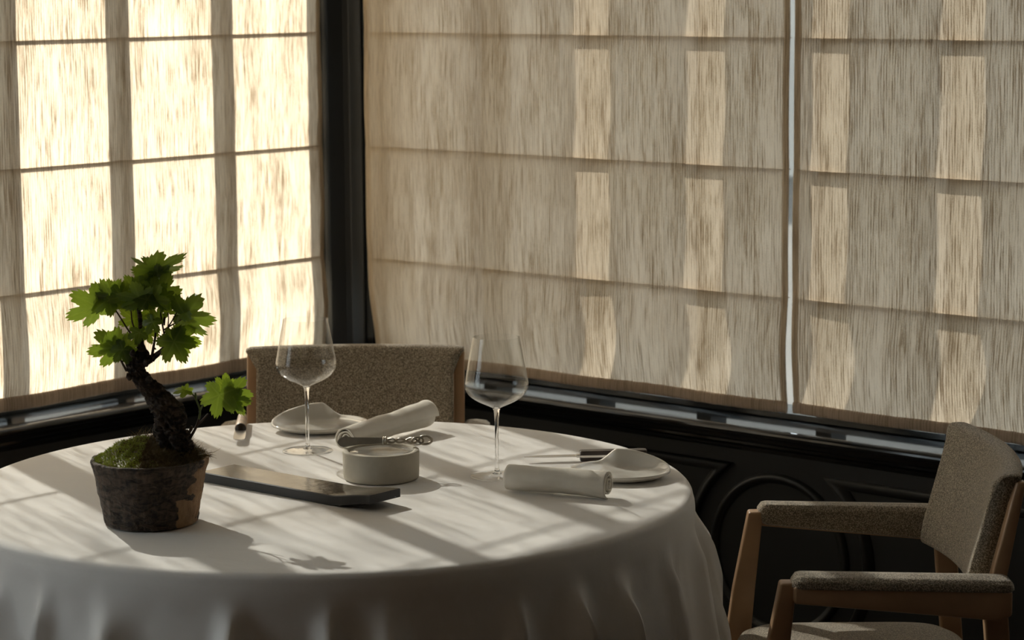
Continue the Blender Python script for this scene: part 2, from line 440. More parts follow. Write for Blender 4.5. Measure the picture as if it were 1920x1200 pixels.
for xa, xb, ca, cb in ((.14, 1, None, RC[1]), (0, 0, RC[1], RC[2]), (0, 4.4, RC[2], None)):
    molding(bm, panel_path(xa, xb, .18, .541, ca, cb), True, WF, [(-.013, -.004), (-.013, .014), (-.008, .018), (.0, .012), (.008, .004), (.013, -.004)])
struct('trim_6', bm, 'black_paint', smooth=True)
bm = bmesh.new(); box(bm, .03, RX, -.048, -.03, 0, .09); box(bm, .03, .048, RY, -.03, 0, .09); struct('baseboard_right', bm, 'black_paint')

# ------------------------------------------------------------------ roman blinds
SEAMS = [.697, .928, 1.207, 1.489, 1.772, 2.055, 2.338]
def blind(name, label, side, a0, a1, ztop=2.53, hem=.672, seed=0, edges=(.006, .006), group='linen roman blinds'):
    SZ = ztop-SEAMS[0]; sh = seed*3.7
    """side 'L': a = -y ; side 'R': a = x. Cloth hangs in the wall plane, off>0 = towards the room"""
    rnd = random.Random(seed)
    def P3(a, off, z): return Vector((off, -a, z)) if side == 'L' else Vector((a, -off, z))
    root = thing(name, label, 'blind', P3((a0+a1)/2, 0, hem), 0, group)
    base = root.location.copy()
    def offs(a, z):
        i = 0
        while i < len(SEAMS)-1 and z > SEAMS[i+1]: i += 1
        lo = SEAMS[i]; hi = SEAMS[i+1] if i+1 < len(SEAMS) else ztop
        t = min(1, max(0, (z-lo)/(hi-lo)))
        bulge = (.0075 if i == 0 else .0018) * (sin(pi*t**.8) + .35*sin(pi*t)**3)
        wav = noise.noise(Vector((a*3.3+seed*7, z*1.7, seed))) * .0028 + noise.noise(Vector((a*9, z*5+seed, 2.2))) * .0012
        step = .0012 * (1-t)**3
        low = sst(1.0, .70, z)
        wav *= 1 + 3.2*low
        return bulge + wav*(.35 + .65*sin(pi*t)) - step + .006*low*sin(a*14+seed)
    def shr(a, z):
        low = sst(1.02, .70, z)
        low = low**1.5
        c = (a0+a1)/2; eL, eR = edges
        k = 1 - (eL+eR)*low/(a1-a0); c2 = c + (eL-eR)/2*low
        edge = noise.noise(Vector((z*5, seed*3+ (0 if a < c else 9), 0)))*.0025
        return c2 + (a-c)*k + edge
    nz = 96; na = 72
    bm = bmesh.new()
    grid(bm, na, nz, lambda u, v: P3(shr(a0 + (a1-a0)*u, SEAMS[0] + (ztop-SEAMS[0])*v), offs(a0+(a1-a0)*u, SEAMS[0] + (ztop-SEAMS[0])*v), SEAMS[0] + (ztop-SEAMS[0])*v), uv=lambda u, v: (sh + a0 + (a1-a0)*u, SEAMS[0] + SZ*v))
    o = obj('panel', bm, 'blind_linen', root)
    # turned-in side hems (second layer)
    for e0, e1 in ((a0, a0+.016), (a1-.016, a1)):
        bm = bmesh.new()
        grid(bm, 3, nz, lambda u, v: P3(shr(e0 + (e1-e0)*u, SEAMS[0] + (ztop-SEAMS[0])*v), offs(e0+(e1-e0)*u, SEAMS[0] + (ztop-SEAMS[0])*v)-.0022, SEAMS[0] + (ztop-SEAMS[0])*v), uv=lambda u, v: (sh + e0 + (e1-e0)*u, SEAMS[0] + SZ*v))
        obj('side_hem', bm, 'blind_double', root)
    # batten pockets standing out from the back at every seam
    for z in SEAMS[1:]:
        bm = bmesh.new()
        def pk(u, v):
            a = shr(a0 + .004 + (a1-a0-.008)*u, z); o_ = offs(a, z)
            ang = v*2*pi
            return P3(a, o_ - .0075 + .0075*cos(ang), z + .0010*sin(ang) - .001)
        grid(bm, 48, 10, pk, uv=lambda u, v: (sh + a0 + (a1-a0)*u, z)); obj('batten_pocket', bm, 'blind_double', root)
    # bottom hem: closed pocket with a weight bar
    bm = bmesh.new()
    def hemf(u, v):
        a = shr(a0 + (a1-a0)*u, .70); top = SEAMS[0] + .002; o_ = offs(a, SEAMS[0])
        ang = v*2*pi
        zc = (top+hem)/2; zh = (top-hem)/2
        cz = cos(ang); 
        return P3(a, o_ + .001 + .0042*sin(ang), zc + zh*(abs(cz)**.7)*(1 if cz > 0 else -1) + .0012*noise.noise(Vector((a*40, seed, 0))))
    V = grid(bm, 72, 16, hemf, uv=lambda u, v: (sh + a0 + (a1-a0)*u, .68 + .02*cos(v*2*pi)))
    bmesh.ops.remove_doubles(bm, verts=bm.verts, dist=1e-5)
    obj('bottom_hem', bm, 'blind_double', root)
    bm = bmesh.new(); p0 = P3(a0, -.02, ztop-.03); p1 = P3(a1, .012, ztop+.012)
    box(bm, min(p0.x, p1.x), max(p0.x, p1.x), min(p0.y, p1.y), max(p0.y, p1.y), ztop-.03, ztop+.012); obj('headrail', bm, 'rail_metal', root, False)
    for ch in root.children: pass
    for o in [c for c in COL.objects if c.parent == root]:
        o.data.transform(Matrix.Translation(-base))
        # keep weave coordinates per wall running continuously
    return root
blind('roman_blind', 'brightly sunlit linen roman blind left of the black corner post', 'L', .043, 1.315, hem=.667, seed=1)
blind('roman_blind', 'unseen linen roman blind added outside the frame to shape the light, nearer the camera on the left wall', 'L', 1.327, 2.60, hem=.667, seed=2)  # unseen, added to hold back sun from beyond the frame
blind('roman_blind', 'wide linen roman blind between the black corner post and the narrow gap', 'R', .110, 1.381, hem=.673, seed=3, edges=(.020, .001))
blind('roman_blind', 'linen roman blind right of the narrow gap, above the armchair on the right', 'R', 1.393, 2.665, hem=.674, seed=4, edges=(.001, .006))
blind('roman_blind', 'unseen linen roman blind added outside the frame to shape the light, at the far right of the window wall', 'R', 2.675, 3.94, hem=.674, seed=5)  # unseen, added to shape the light from the rest of this window

# ------------------------------------------------------------------ table and cloth
TC = Vector((1.3963, -1.4210, 0)); TR = .633; TZ = .75
t = thing('round_table', 'round table hidden beneath the white tablecloth', 'table', TC)
bm = bmesh.new(); lathe(bm, [(0, TZ-.035), (TR-.02, TZ-.035), (TR-.012, TZ-.03), (TR-.010, TZ-.012), (TR-.016, TZ-.006), (0, TZ-.006)], 96); obj('tabletop', bm, 'wood_oak', t)
bm = bmesh.new(); lathe(bm, [(0, .03), (.05, .03), (.045, .1), (.04, .4), (.05, .68), (.12, .714), (0, .714)], 32); obj('pedestal', bm, 'wood_oak', t)
bm = bmesh.new(); lathe(bm, [(0, 0), (.30, 0), (.30, .012), (.28, .02), (.06, .04), (0, .04)], 48); obj('base', bm, 'wood_oak', t)

bm = bmesh.new()
FOLD = []
rr = random.Random(11)
ph = 0
while ph < 2*pi - .1:
    wdt = rr.uniform(.09, .20); FOLD.append((ph + rr.uniform(-.03, .03), wdt*.5, rr.uniform(.4, 1.0), rr.uniform(-.06, .06))); ph += wdt*1.75
NA, NR, ND = 420, 26, 44
DROP = .30
def cloth_pt(i, j):
    th = 2*pi*i/NA
    if j <= NR:
        r = (TR-.014) * (j/NR)
        wz = .0007*noise.noise(Vector((r*cos(th)*6, r*sin(th)*6, 3.1)))
        return Vector((TC.x + r*cos(th), TC.y + r*sin(th), TZ + wz*(1 if r < TR-.05 else .3)))
    k = j - NR
    if k <= 5:
        a = pi/2*k/5
        r = TR-.014 + .014*sin(a)
        return Vector((TC.x + r*cos(th), TC.y + r*sin(th), TZ - .014*(1-cos(a))))
    s = (k-5)/(ND-5)*DROP
    d = Vector((cos(th), sin(th), 0))
    back = max(0, d.dot(EY)); side = d.dot(EX)
    flare = (.105 + .02*max(0, side) - .085*back) * (s/.46)**.85
    f = 0
    for c, wd, am, sl in FOLD:
        dd = (th - c - sl*s/.46 + pi) % (2*pi) - pi
        if abs(dd) < wd*2.5:
            g = math.exp(-abs(dd/wd/.55)**1.35)
            f += am*g*sst(.0, .07+.05*am, s)
    amp = .075*(1 - .75*back)
    f2 = .006*sin(th*5+.5)*s/.46
    r = TR + flare*.75 + (f-.40)*(amp*.72*sst(0, .10, s) + amp*.9*s) + f2 + .0012*noise.noise(Vector((th*14, s*7, 0)))*sst(0, .1, s)*6*(1-.5*back)
    lim = TR + .080 + .06*(1 - sst(.35, .8, side))
    if r > lim - .02: r = lim - .02 + .02*(1 - math.exp(-(r-lim+.02)/.02))
    r = max(r, TR + .0005)
    return Vector((TC.x + r*d.x, TC.y + r*d.y, TZ - .014 - s + .004*f*sst(.2, .46, s)))
V = [[None]*(NR+ND+1) for _ in range(NA)]
c0 = bm.verts.new((TC.x, TC.y, TZ))
for i in range(NA):
    for j in range(1, NR+ND+1): V[i][j] = bm.verts.new(cloth_pt(i, j))
for i in range(NA):
    i2 = (i+1) % NA
    bm.faces.new((c0, V[i][1], V[i2][1]))
    for j in range(1, NR+ND): bm.faces.new((V[i][j], V[i][j+1], V[i2][j+1], V[i2][j]))
o = obj('tablecloth', bm, 'tablecloth_linen')
o.modifiers.new('thickness', 'SOLIDIFY').thickness = .0012; o.modifiers['thickness'].offset = -1
tag(o, 'white linen tablecloth draped over the round table in soft folds', 'tablecloth')
TT = TZ + .001

# ------------------------------------------------------------------ armchairs
def rbox(x0, x1, y0, y1, z0, z1, r, seg=4, sub=0):
    bm = bmesh.new(); box(bm, x0, x1, y0, y1, z0, z1); bevel(bm, r, seg); return bm
def bar(bm, sections):
    """sections: list of four-corner lists, lofted"""
    rings = [[bm.verts.new(p) for p in s] for s in sections]
    n = len(rings[0])
    for a, b in zip(rings, rings[1:]):
        for k in range(n): bm.faces.new((a[k], a[(k+1) % n], b[(k+1) % n], b[k]))
    bm.faces.new(rings[0][::-1]); bm.faces.new(rings[-1])
def rect(x0, x1, y0, y1, z, rake=0): return [(x0, y0, z), (x1, y0, z), (x1, y1, z), (x0, y1, z)]

def make_chair(name, label, loc, rz):
    t = thing(name, label, 'armchair', loc, rz, 'upholstered armchairs at the table')
    # seat: domed pad with rounded corners (local -y is the front)
    bm = bmesh.new()
    def seatf(u, v):
        a = 2*pi*u; ca, sa = cos(a), sin(a)
        k = .34
        x = .238*(abs(ca)**k)*(1 if ca > 0 else -1); y = .205*(abs(sa)**k)*(1 if sa > 0 else -1)
        prof = [(0, .488), (.35, .486), (.65, .480), (.86, .470), (.96, .458), (1.0, .443), (.99, .425), (.96, .415), (0, .415)]
        q = v*(len(prof)-1); i = min(int(q), len(prof)-2); f = q-i
        s = prof[i][0]*(1-f)+prof[i+1][0]*f; z = prof[i][1]*(1-f)+prof[i+1][1]*f
        return Vector((x*s, y*s - .005, z))
    grid(bm, 96, 32, seatf, closed=True); bmesh.ops.remove_doubles(bm, verts=bm.verts, dist=1e-5); obj('seat', bm, 'boucle_wool', t)
    bm = rbox(-.215, .215, -.185, .185, .375, .418, .006, 2); obj('seat_frame', bm, 'wood_oak', t)
    # curved back cushion, leaning back
    bm = bmesh.new()
    def backf(u, v):
        x = -.2125 + .425*u
        curve = .034*(1 - (x/.2125)**2)
        ang = 2*pi*v; c, s = cos(ang), sin(ang)
        hz = (abs(s)**.42)*(1 if s > 0 else -1)      # -1..1 along height
        hy = (abs(c)**.55)*(1 if c > 0 else -1)      # front(-)..back(+)
        zc = .722 + .108*hz
        lean = .165 + (zc-.722)*.265
        e = min(1.0, (1-abs(u-.5)*2)/.05)
        th = .0185*(.72 + .28*math.sqrt(max(0, 1-(1-e)**2)))
        x *= 1 + .11*sst(.812, .824, zc)
        zr = .722 + (zc-.722)*(1-.03*(1-math.sqrt(max(0, 1-(1-e)**2))))
        top = .010*max(0, hz)**4
        return Vector((x, lean + curve + hy*(th+top) , zr))
    V = grid(bm, 60, 40, backf)
    bmesh.ops.remove_doubles(bm, verts=bm.verts, dist=1e-5)
    bmesh.ops.holes_fill(bm, edges=[e for e in bm.edges if len(e.link_faces) == 1], sides=0)
    obj('backrest', bm, 'boucle_wool', t)
    for s in (-1, 1):
        # front leg, tapered and raked forward
        bm = bmesh.new()
        X0, X1 = sorted((s*.240, s*.274))
        bar(bm, [rect(X0+.004, X1-.004, -.262, -.232, 0.0), rect(X0, X1, -.216, -.172, .42), rect(X0, X1, -.203, -.164, .52), rect(X0+.001, X1-.001, -.176, -.150, .664)])
        bevel(bm, .004, 3); obj('leg', bm, 'wood_oak', t)
        # back leg and post in one, kinked
        bm = bmesh.new()
        Y0, Y1 = sorted((s*.2125, s*.236))
        bar(bm, [rect(Y0, Y1, .232, .258, 0.0), rect(Y0, Y1, .170, .208, .44), rect(Y0, Y1, .156, .195, .60), rect(Y0, Y1, .166, .192, .665), rect(Y0, Y1, .203, .219, .818)])
        bevel(bm, .004, 3); obj('leg', bm, 'wood_oak', t)
        # arm: wooden rail on the outside, padded top and inside
        bm = bmesh.new()
        ro = s*.288; ri = s*.262
        def sec(y, z0, z1): return [(ro, y, z0), (ri, y, z0), (ri, y, z1), (ro, y, z1)]
        bar(bm, [sec(-.156, .634, .662), sec(.02, .618, .658), sec(.17, .604, .654), sec(.190, .612, .652)]); bevel(bm, .004, 2); obj('arm_rail', bm, 'wood_oak', t)
        bm = bmesh.new()
        def padf(u, v):
            y = -.158 + .352*u
            e = min(1.0, min(u, 1-u)*2/.10); k = math.sqrt(max(0.0, 1-(1-e)**2))
            zt = .679 - .008*u; zi = .642 - .034*u                    # top, underside on the inner side
            prof = [(.236, zi+.004), (.2335, (zt+zi)/2), (.236, zt-.008), (.243, zt-.001), (.262, zt+.001), (.283, zt-.002), (.291, zt-.008), (.2915, zt-.019), (.286, zt-.022), (.264, zt-.023), (.2605, zi), (.242, zi)]
            n = len(prof); q = v*n; i = int(q) % n; f = q-int(q); a = prof[i]; b = prof[(i+1) % n]
            x = a[0]*(1-f)+b[0]*f; z = a[1]*(1-f)+b[1]*f
            cx, cz = .262, zt-.018
            return Vector((s*(cx + (x-cx)*(.55+.45*k)), y, cz + (z-cz)*(.45+.55*k)))
        grid(bm, 48, 48, padf); bmesh.ops.remove_doubles(bm, verts=bm.verts, dist=1e-5)
        bmesh.ops.holes_fill(bm, edges=[e for e in bm.edges if len(e.link_faces) == 1], sides=0)
        obj('arm_pad', bm, 'boucle_wool', t)
    bm = rbox(-.225, .225, .172, .196, .38, .42, .004, 2); obj('stretcher', bm, 'wood_oak', t)
    return t
make_chair('armchair', 'taupe boucle armchair behind the table, its back to the corner', rel(-.340, 4.965), YAW)
make_chair('armchair', 'taupe boucle armchair with oak legs right of the table', rel(.600, 4.00), YAW - pi/2)

# ------------------------------------------------------------------ wine glasses
def wine_glass(label, p):
    t = thing('wine_glass', label, 'wine glass', p, 0, 'tall empty wine glasses')
    # bowl wall: outer then inner surface, real thickness
    pr = [(.0042, .1195), (.0075, .1225), (.018, .1275), (.034, .1350), (.047, .1440), (.0538, .1540), (.0560, .1640), (.0553, .1720), (.0520, .1900), (.0473, .2150), (.0425, .2400), (.0410, .2480)]
    S = spline(pr, 6)
    nrm = []
    for i in range(len(S)):
        a = S[max(i-1, 0)]; b = S[min(i+1, len(S)-1)]; d = Vector((b[0]-a[0], b[1]-a[1])).normalized(); nrm.append((-d.y, d.x))
    inner = [(max(.0001, s[0] + n[0]*.0009), s[1] + abs(n[1])*.0009 + (.002 if i < 3 else 0)) for i, (s, n) in enumerate(zip(S, nrm))]
    prof = [tuple(s) for s in S] + inner[::-1]
    bm = bmesh.new(); lathe(bm, prof, 96); obj('bowl', bm, 'thin_glass', t)
    bm = bmesh.new()
    st = [(0, .1235), (.0052, .1225), (.0068, .1208), (.0052, .117), (.0042, .108), (.0034, .085), (.0033, .04), (.0036, .018), (.0050, .0092), (.0085, .0052), (.0, .0048)]
    lathe(bm, [st[0]] + [tuple(q) for q in spline(st[1:-1], 5)] + [st[-1]], 32); obj('stem', bm, 'solid_glass', t)
    bm = bmesh.new()
    ft = [(0, .0050), (.009, .0048), (.020, .0032), (.034, .0022), (.0462, .0017), (.0472, .0010), (.0466, .0003), (.034, .0006), (.018, .0012), (0, .0014)]
    lathe(bm, ft, 96); obj('foot', bm, 'thin_glass', t)
    return t
wine_glass('tall wine glass in front of the upholstered chair back, left of the two', at(577, 846, TT))
wine_glass('tall wine glass right of the two, beside the flat rolled napkin', at(932, 893, TT))

# ------------------------------------------------------------------ butter dish and spreader
DP = at(715, 896, TT)
t = thing('stone_dish', 'round pale stone dish with a smooth polished filling, near the table centre', 'dish', DP)
bm = bmesh.new(); lathe(bm, [(0, 0), (.062, 0), (.0650, .0012), (.0662, .004), (.0668, .012), (.0672, .047), (.0670, .0498), (.0660, .0506), (.0600, .0509), (.0575, .0500), (.0568, .044), (.0, .044)], 96); obj('body', bm, 'stone_dish', t)
bm = bmesh.new(); lathe(bm, [(0, .0442), (.0562, .0442), (.0564, .0462), (.054, .0476), (.03, .0482), (0, .0484)], 96); obj('filling', bm, 'dish_insert', t)

kz = TT + .0515
kp = at(717, 838, kz)
t = thing('butter_knife', 'small butter knife with a twisted metal handle lying on the stone dish', 'knife', kp, YAW)
bm = bmesh.new()
out = [(-.079, .004), (-.078, .010), (-.073, .0152), (-.066, .0165), (-.05, .0150), (-.02, .0145), (.001, .0142), (.001, .0035), (-.02, .0015), (-.04, .0005), (-.058, -.002), (-.068, -.0040), (-.075, -.0015)]
tl = R_(38)
prism(bm, out, lambda a, b: (a, b*sin(tl) - .0008, b*cos(tl)+.004), lambda a, b: (a, b*sin(tl)+.0008, b*cos(tl)+.0034)); obj('blade', bm, 'blade_dark', t, False)
bm = bmesh.new(); tube(bm, [(0, .006, .010, .0052), (.002, .006, .010, .0082), (.004, .006, .010, .0070), (.006, .006, .010, .0082), (.008, .006, .010, .0045)], 20, n=3); obj('collar', bm, 'aged_steel', t)
bm = bmesh.new()
for q in (0, pi):
    pts = []
    for k in range(46):
        x = .006 + k/45*.060; am = .0034 + .0012*sst(.03, .06, x); 
        pts.append((x, .006 + am*cos(q + x*150*sst(0, .03, x)), .010 + am*sin(q + x*150*sst(0, .03, x)), .0019))
    tube(bm, pts, 10, n=1, smooth=False)
loop = [(.064 + .0115*(1-cos(a)) , .006 + .0020*sin(2*a), .0105 + .0072*sin(a), .0023) for a in [2*pi*k/16 for k in range(17)]]
tube(bm, loop, 10, n=3)
loop = [(.052 + .010*(1-cos(a)) , .004 - .003*sin(2*a), .0100 + .0062*sin(a), .0020) for a in [2*pi*k/16 for k in range(17)]]
tube(bm, loop, 10, n=3)
obj('handle', bm, 'aged_steel', t)

# ------------------------------------------------------------------ rolled napkins
def napkin(label, p, rz, L, r0, r1, squash, turns, seed, flap=0, tilt=0):
    t = thing('rolled_napkin', label, 'napkin', p, rz, 'rolled linen napkins')
    t.rotation_euler = (0, -tilt, rz)
    bm = bmesh.new(); nt_, nl = int(turns*26), 44; thk = .0026
    rr_ = random.Random(seed)
    def pos(u, k, side):
        f = k/nt_; a = 2*pi*turns*f + flap
        rad = (r0 + (r1-r0)*u) * (.16 + .84*f) - side*thk
        x = (u-.5)*L
        sk = .0012*sin(4*f*pi+seed)*(u-.5)*2
        x += (.004*(f-.5)*(1 if u > .5 else -1))*(abs(u-.5)*2)**6 * (1 if seed % 2 else -1)
        y = rad*cos(a); z = rad*sin(a)
        if z < 0: z *= squash; y *= 1 + (1-squash)*.25*min(1, -z/.02)
        n = noise.noise(Vector((x*16, a*.55, seed)))*.0028 + noise.noise(Vector((x*40, a*1.6, seed+3)))*.0010
        y += n*cos(a); z += n*sin(a)
        Rb = (r0 + (r1-r0)*u)
        return Vector((x + sk, y, z + Rb*squash))
    A = [[bm.verts.new(pos(i/nl, k, 0)) for k in range(nt_+1)] for i in range(nl+1)]
    B = [[bm.verts.new(pos(i/nl, k, 1)) for k in range(nt_+1)] for i in range(nl+1)]
    for i in range(nl):
        for k in range(nt_):
            bm.faces.new((A[i][k], A[i+1][k], A[i+1][k+1], A[i][k+1])); bm.faces.new((B[i][k], B[i][k+1], B[i+1][k+1], B[i+1][k]))
        bm.faces.new((A[i][nt_], A[i+1][nt_], B[i+1][nt_], B[i][nt_])); bm.faces.new((A[i][0], B[i][0], B[i+1][0], A[i+1][0]))
    for i in (0, nl):
        for k in range(nt_): bm.faces.new((A[i][k], A[i][k+1], B[i][k+1], B[i][k]))
    o = obj('roll', bm, 'napkin_linen', t)
    return t
a_ = at(653, 846, TT); b_ = at(793, 806, TT)
d_ = b_-a_; napkin('rolled cream napkin leaning up behind the stone dish, spiral end to the left', (a_+b_)/2, math.atan2(d_.y, d_.x), d_.length*1.08, .0245, .0300, .93, 3.4, 1, .6, tilt=0)
a_ = at(957, 918, TT); b_ = at(1138, 933, TT)
d_ = b_-a_; napkin('rolled cream napkin in front of the dark handled knife, spiral end to the right', (a_+b_)/2, math.atan2(d_.y, d_.x), d_.length*1.05, .0250, .0262, .86, 3.4, 2, 2.0)

# ------------------------------------------------------------------ sculpted plates
def plate(label, p, rz, mirror, R0):
    t = thing('sculpted_plate', label, 'plate', p, rz, 'glazed plates with a raised fin')
    bm = bmesh.new(); nr, na = 30, 144
    def top(rf, th):
        thm = pi - th if mirror else th
        d = math.degrees(thm) % 360
        if d > 270: d -= 360
        # wall grows from the right (-25 deg) to a peak at ~100 deg, then drops quickly
        wl = sst(-35, 98, d)**1.25 if d <= 98 else 1 - sst(98, 124, d)
        Rr = R0*(1 + .05*cos(2*thm)) * (1 - .10*wl)
        r = Rr*rf
        rim = .0065*rf**3 + .003*sst(.86, 1, rf)
        z = .0042 + rim + (.026 if mirror else .0235)*wl*sst(.64, 1.0, rf)**1.3
        lean = .006*wl*sst(.75, 1, rf)
        x = (r-lean)*cos(th); y = (r-lean)*sin(th)
        z += .0008*noise.noise(Vector((x*30, y*30, 5)))
        return Vector((x, y, z))
    def bot(rf, th):
        q = top(rf, th); n = .0042 if rf < .8 else .0042*(1-.35*sst(.8, 1, rf))
        z = q.z - n*(1.0)
        if rf < .55: z = .0
        k = 1 - 0*rf
        return Vector((q.x*k*(1+.012*sst(.7, 1, rf)), q.y*(1+.02*sst(.7, 1, rf)), max(0.0, z-.001)))
    for fn in (top, bot):
        c = bm.verts.new(fn(0, 0)); rings = [[bm.verts.new(fn((i/nr), 2*pi*k/na)) for k in range(na)] for i in range(1, nr+1)]
        for k in range(na): bm.faces.new((c, rings[0][k], rings[0][(k+1) % na]))
        for A, B in zip(rings, rings[1:]):
            for k in range(na): bm.faces.new((A[k], A[(k+1) % na], B[(k+1) % na], B[k]))
        if fn is top: last = rings[-1]
        else:
            for k in range(na): bm.faces.new((last[k], last[(k+1) % na], rings[-1][(k+1) % na], rings[-1][k]))
    obj('dish', bm, 'glaze', t)
    return t
plate('glazed off-white plate with a raised fin, behind the left wine glass', at(599, 804, TT), YAW + .15, True, .0900)
plate('glazed off-white plate with a raised fin, near the right edge of the table', at(1164, 893, TT), YAW - .10, False, .0840)

# ------------------------------------------------------------------ knives beside the plates
def table_knife(label, p0, p1, hm, wide_tip=False, group='knives beside the plates'):
    """p0 blade tip, p1 butt end"""
    d = p1-p0; L = d.length
    t = thing('table_knife', label, 'knife', p0, math.atan2(d.y, d.x))
    t['group'] = group
    bm = bmesh.new(); hb = L*.46; zb = .0092
    if not wide_tip:
        up_ = [(0, -.002), (.012, .0035), (.03, .0072), (.06, .0092), (hb, .0092)]; lo = [(hb, -.0075), (.07, -.0078), (.04, -.0072), (.018, -.0052)]
    else:
        up_ = [(0, -.004), (.001, .003), (.005, .008), (.014, .0108), (.04, .0115), (hb, .0105)]; lo = [(hb, -.0105), (.04, -.0115), (.014, -.0110), (.004, -.0085)]
    prism(bm, up_+lo, lambda a, b: (a, b, zb-.0009), lambda a, b: (a, b, zb+.0009)); obj('blade', bm, 'steel', t, False)
    if not wide_tip:
        hw = .0105
        for z0, z1, m_, nm in ((.0, .0072, hm, 'handle_scale'), (.0072, .0112, 'steel', 'tang'), (.0112, .0190, hm, 'handle_scale')):
            bm = bmesh.new(); k = .0006 if nm == 'tang' else 0
            prism(bm, [(hb-.001+k, -hw+.002), (hb+.003, -hw+k), (L-.004, -hw-.001+k), (L-k, -hw+.003), (L-k, hw-.004), (L-.004, hw-k), (hb+.003, hw-.001-k), (hb-.001+k, hw-.003)], lambda a, b: (a, b, z0), lambda a, b: (a, b, z1))
            if nm != 'tang': bevel(bm, .0012, 2)
            obj(nm, bm, m_, t, False)
        bm = bmesh.new(); box(bm, hb-.008, hb, -.007, .007, .0068, .0118); bevel(bm, .001, 2); obj('bolster', bm, 'steel', t, False)
    else:
        bm = bmesh.new()
        def hf(u, v):
            x = hb + .006 + (L-hb-.006)*u; a = 2*pi*v
            w_ = .0115 - .002*u; h_ = .0105
            bend = .016*sst(.1, 1, u)**1.2
            return Vector((x, w_*cos(a), .0108 + bend*.0 + h_*sin(a)*(1 if sin(a) > 0 else .95)))
        grid(bm, 20, 28, hf); bmesh.ops.remove_doubles(bm, verts=bm.verts, dist=1e-5)
        bmesh.ops.holes_fill(bm, edges=[e for e in bm.edges if len(e.link_faces) == 1], sides=0); bevel(bm, .002, 2, 60); obj('handle', bm, hm, t)
        bm = bmesh.new(); tube(bm, [(hb-.002, 0, .0108, .0104), (hb+.004, 0, .0108, .0108), (hb+.007, 0, .0108, .0108)], 28, n=1, smooth=False); obj('bolster', bm, 'handle_dark', t)
    return t
table_knife('dark handled knife with a narrow pointed blade behind the right plate', at(983, 866, TT), at(1212, 861, TT), 'handle_dark')
table_knife('tan handled knife pointing at the camera, left of the left wine glass', at(448, 834, TT), at(455, 793, TT), 'handle_tan', True)

# ------------------------------------------------------------------ black serving board
a_ = at(398, 896, TT+.006); b_ = at(722, 948, TT+.006)
p0 = rel(-.520, 4.165, TT) ; p1 = rel(-.212, 3.908, TT)
d_ = p1-p0; L = d_.length
t = thing('serving_board', 'long narrow black serving board with an upturned end, right of the potted vine', 'board', (p0+p1)/2, math.atan2(d_.y, d_.x))
bm = bmesh.new(); nx = 48; W = .0415; T = .0165
def rise(x):
    return .0125*sst(L/2-.095, L/2+.01, x)
secs = []
for i in range(nx+1):
    x = -L/2 + L*i/nx; z = rise(x); w_ = W*(1-.10*sst(L/2-.06, L/2, x)); n = .0006*noise.noise(Vector((x*18, 0, 1)))
    T_ = T*(1-.10*sst(L/2-.05, L/2, x))
    sk = .022
    xf = x*1.0
    secs.append([(xf-sk*0, -w_+n, z), (xf, w_+n, z), (xf, w_, z+T_-.0015), (xf, w_-.0018, z+T_), (xf, -w_+.0018, z+T_), (xf, -w_, z+T_-.0015)])
bar(bm, secs)
for f in bm.faces:
    f.material_index = 0
bm.normal_update()
for f in bm.faces:
    if f.normal.z > .8 and f.calc_center_median().z > T*.8: f.material_index = 1
o = obj('slab', bm, ['tray_side', 'tray_top'], t, False)

# ------------------------------------------------------------------ potted vine
PC = at(284, 979, TT)
DEP = (PC-CAM).dot(EY)
t = thing('potted_vine', 'small gnarled vine with green leaves in a bark covered pot', 'plant', PC, YAW)
M0 = (Matrix.Translation(PC) @ Matrix.Rotation(YAW, 4, 'Z')).inverted()
def L3(px, py, dd=0.0):
    """plant-local point shown at px,py, dd metres behind the trunk plane"""
    return M0 @ atd(px, py, DEP + dd)
PXM = DEP*1.012/FPX
# pot
bm = bmesh.new(); NT = 160
def potr(z, th, base):
    n = noise.noise(Vector((cos(th)*5, sin(th)*5, z*45)))*.0022 + noise.noise(Vector((cos(th)*16, sin(th)*16, z*120+4)))*.0013 + abs(noise.noise(Vector((cos(th)*9, sin(th)*9, z*60+9))))*.0018
    return base + n - .001
prof = [(0, 0, 0), (.06, .0, 0), (.0735, .0015, 1)] + [(.0750 + .0190*k/22 + .0015*sst(17, 22, k), .003 + .102*k/22, 1) for k in range(23)] + [(.0935, .1068, 1), (.0890, .1070, 1), (.0870, .104, 1), (.0860, .085, 0), (0, .085, 0)]
rings = []
for r, z, nf in prof:
    if r == 0: rings.append([bm.verts.new((0, 0, z))])
    else: rings.append([bm.verts.new(((potr(z, 2*pi*k/NT, r) if nf else r)*cos(2*pi*k/NT), (potr(z, 2*pi*k/NT, r) if nf else r)*sin(2*pi*k/NT), z + (.0018*noise.noise(Vector((cos(2*pi*k/NT)*4, sin(2*pi*k/NT)*4, 2))) if z > .1 else 0))) for k in range(NT)])
for A, B in zip(rings, rings[1:]):
    for k in range(NT):
        k2 = (k+1) % NT
        if len(A) == 1: bm.faces.new((A[0], B[k2], B[k]))
        elif len(B) == 1: bm.faces.new((A[k], A[k2], B[0]))
        else: bm.faces.new((A[k], A[k2], B[k2], B[k]))
obj('pot', bm, 'pot_bark', t)['label'] = 'dark bark covered pot with a strip of bare tan wood'
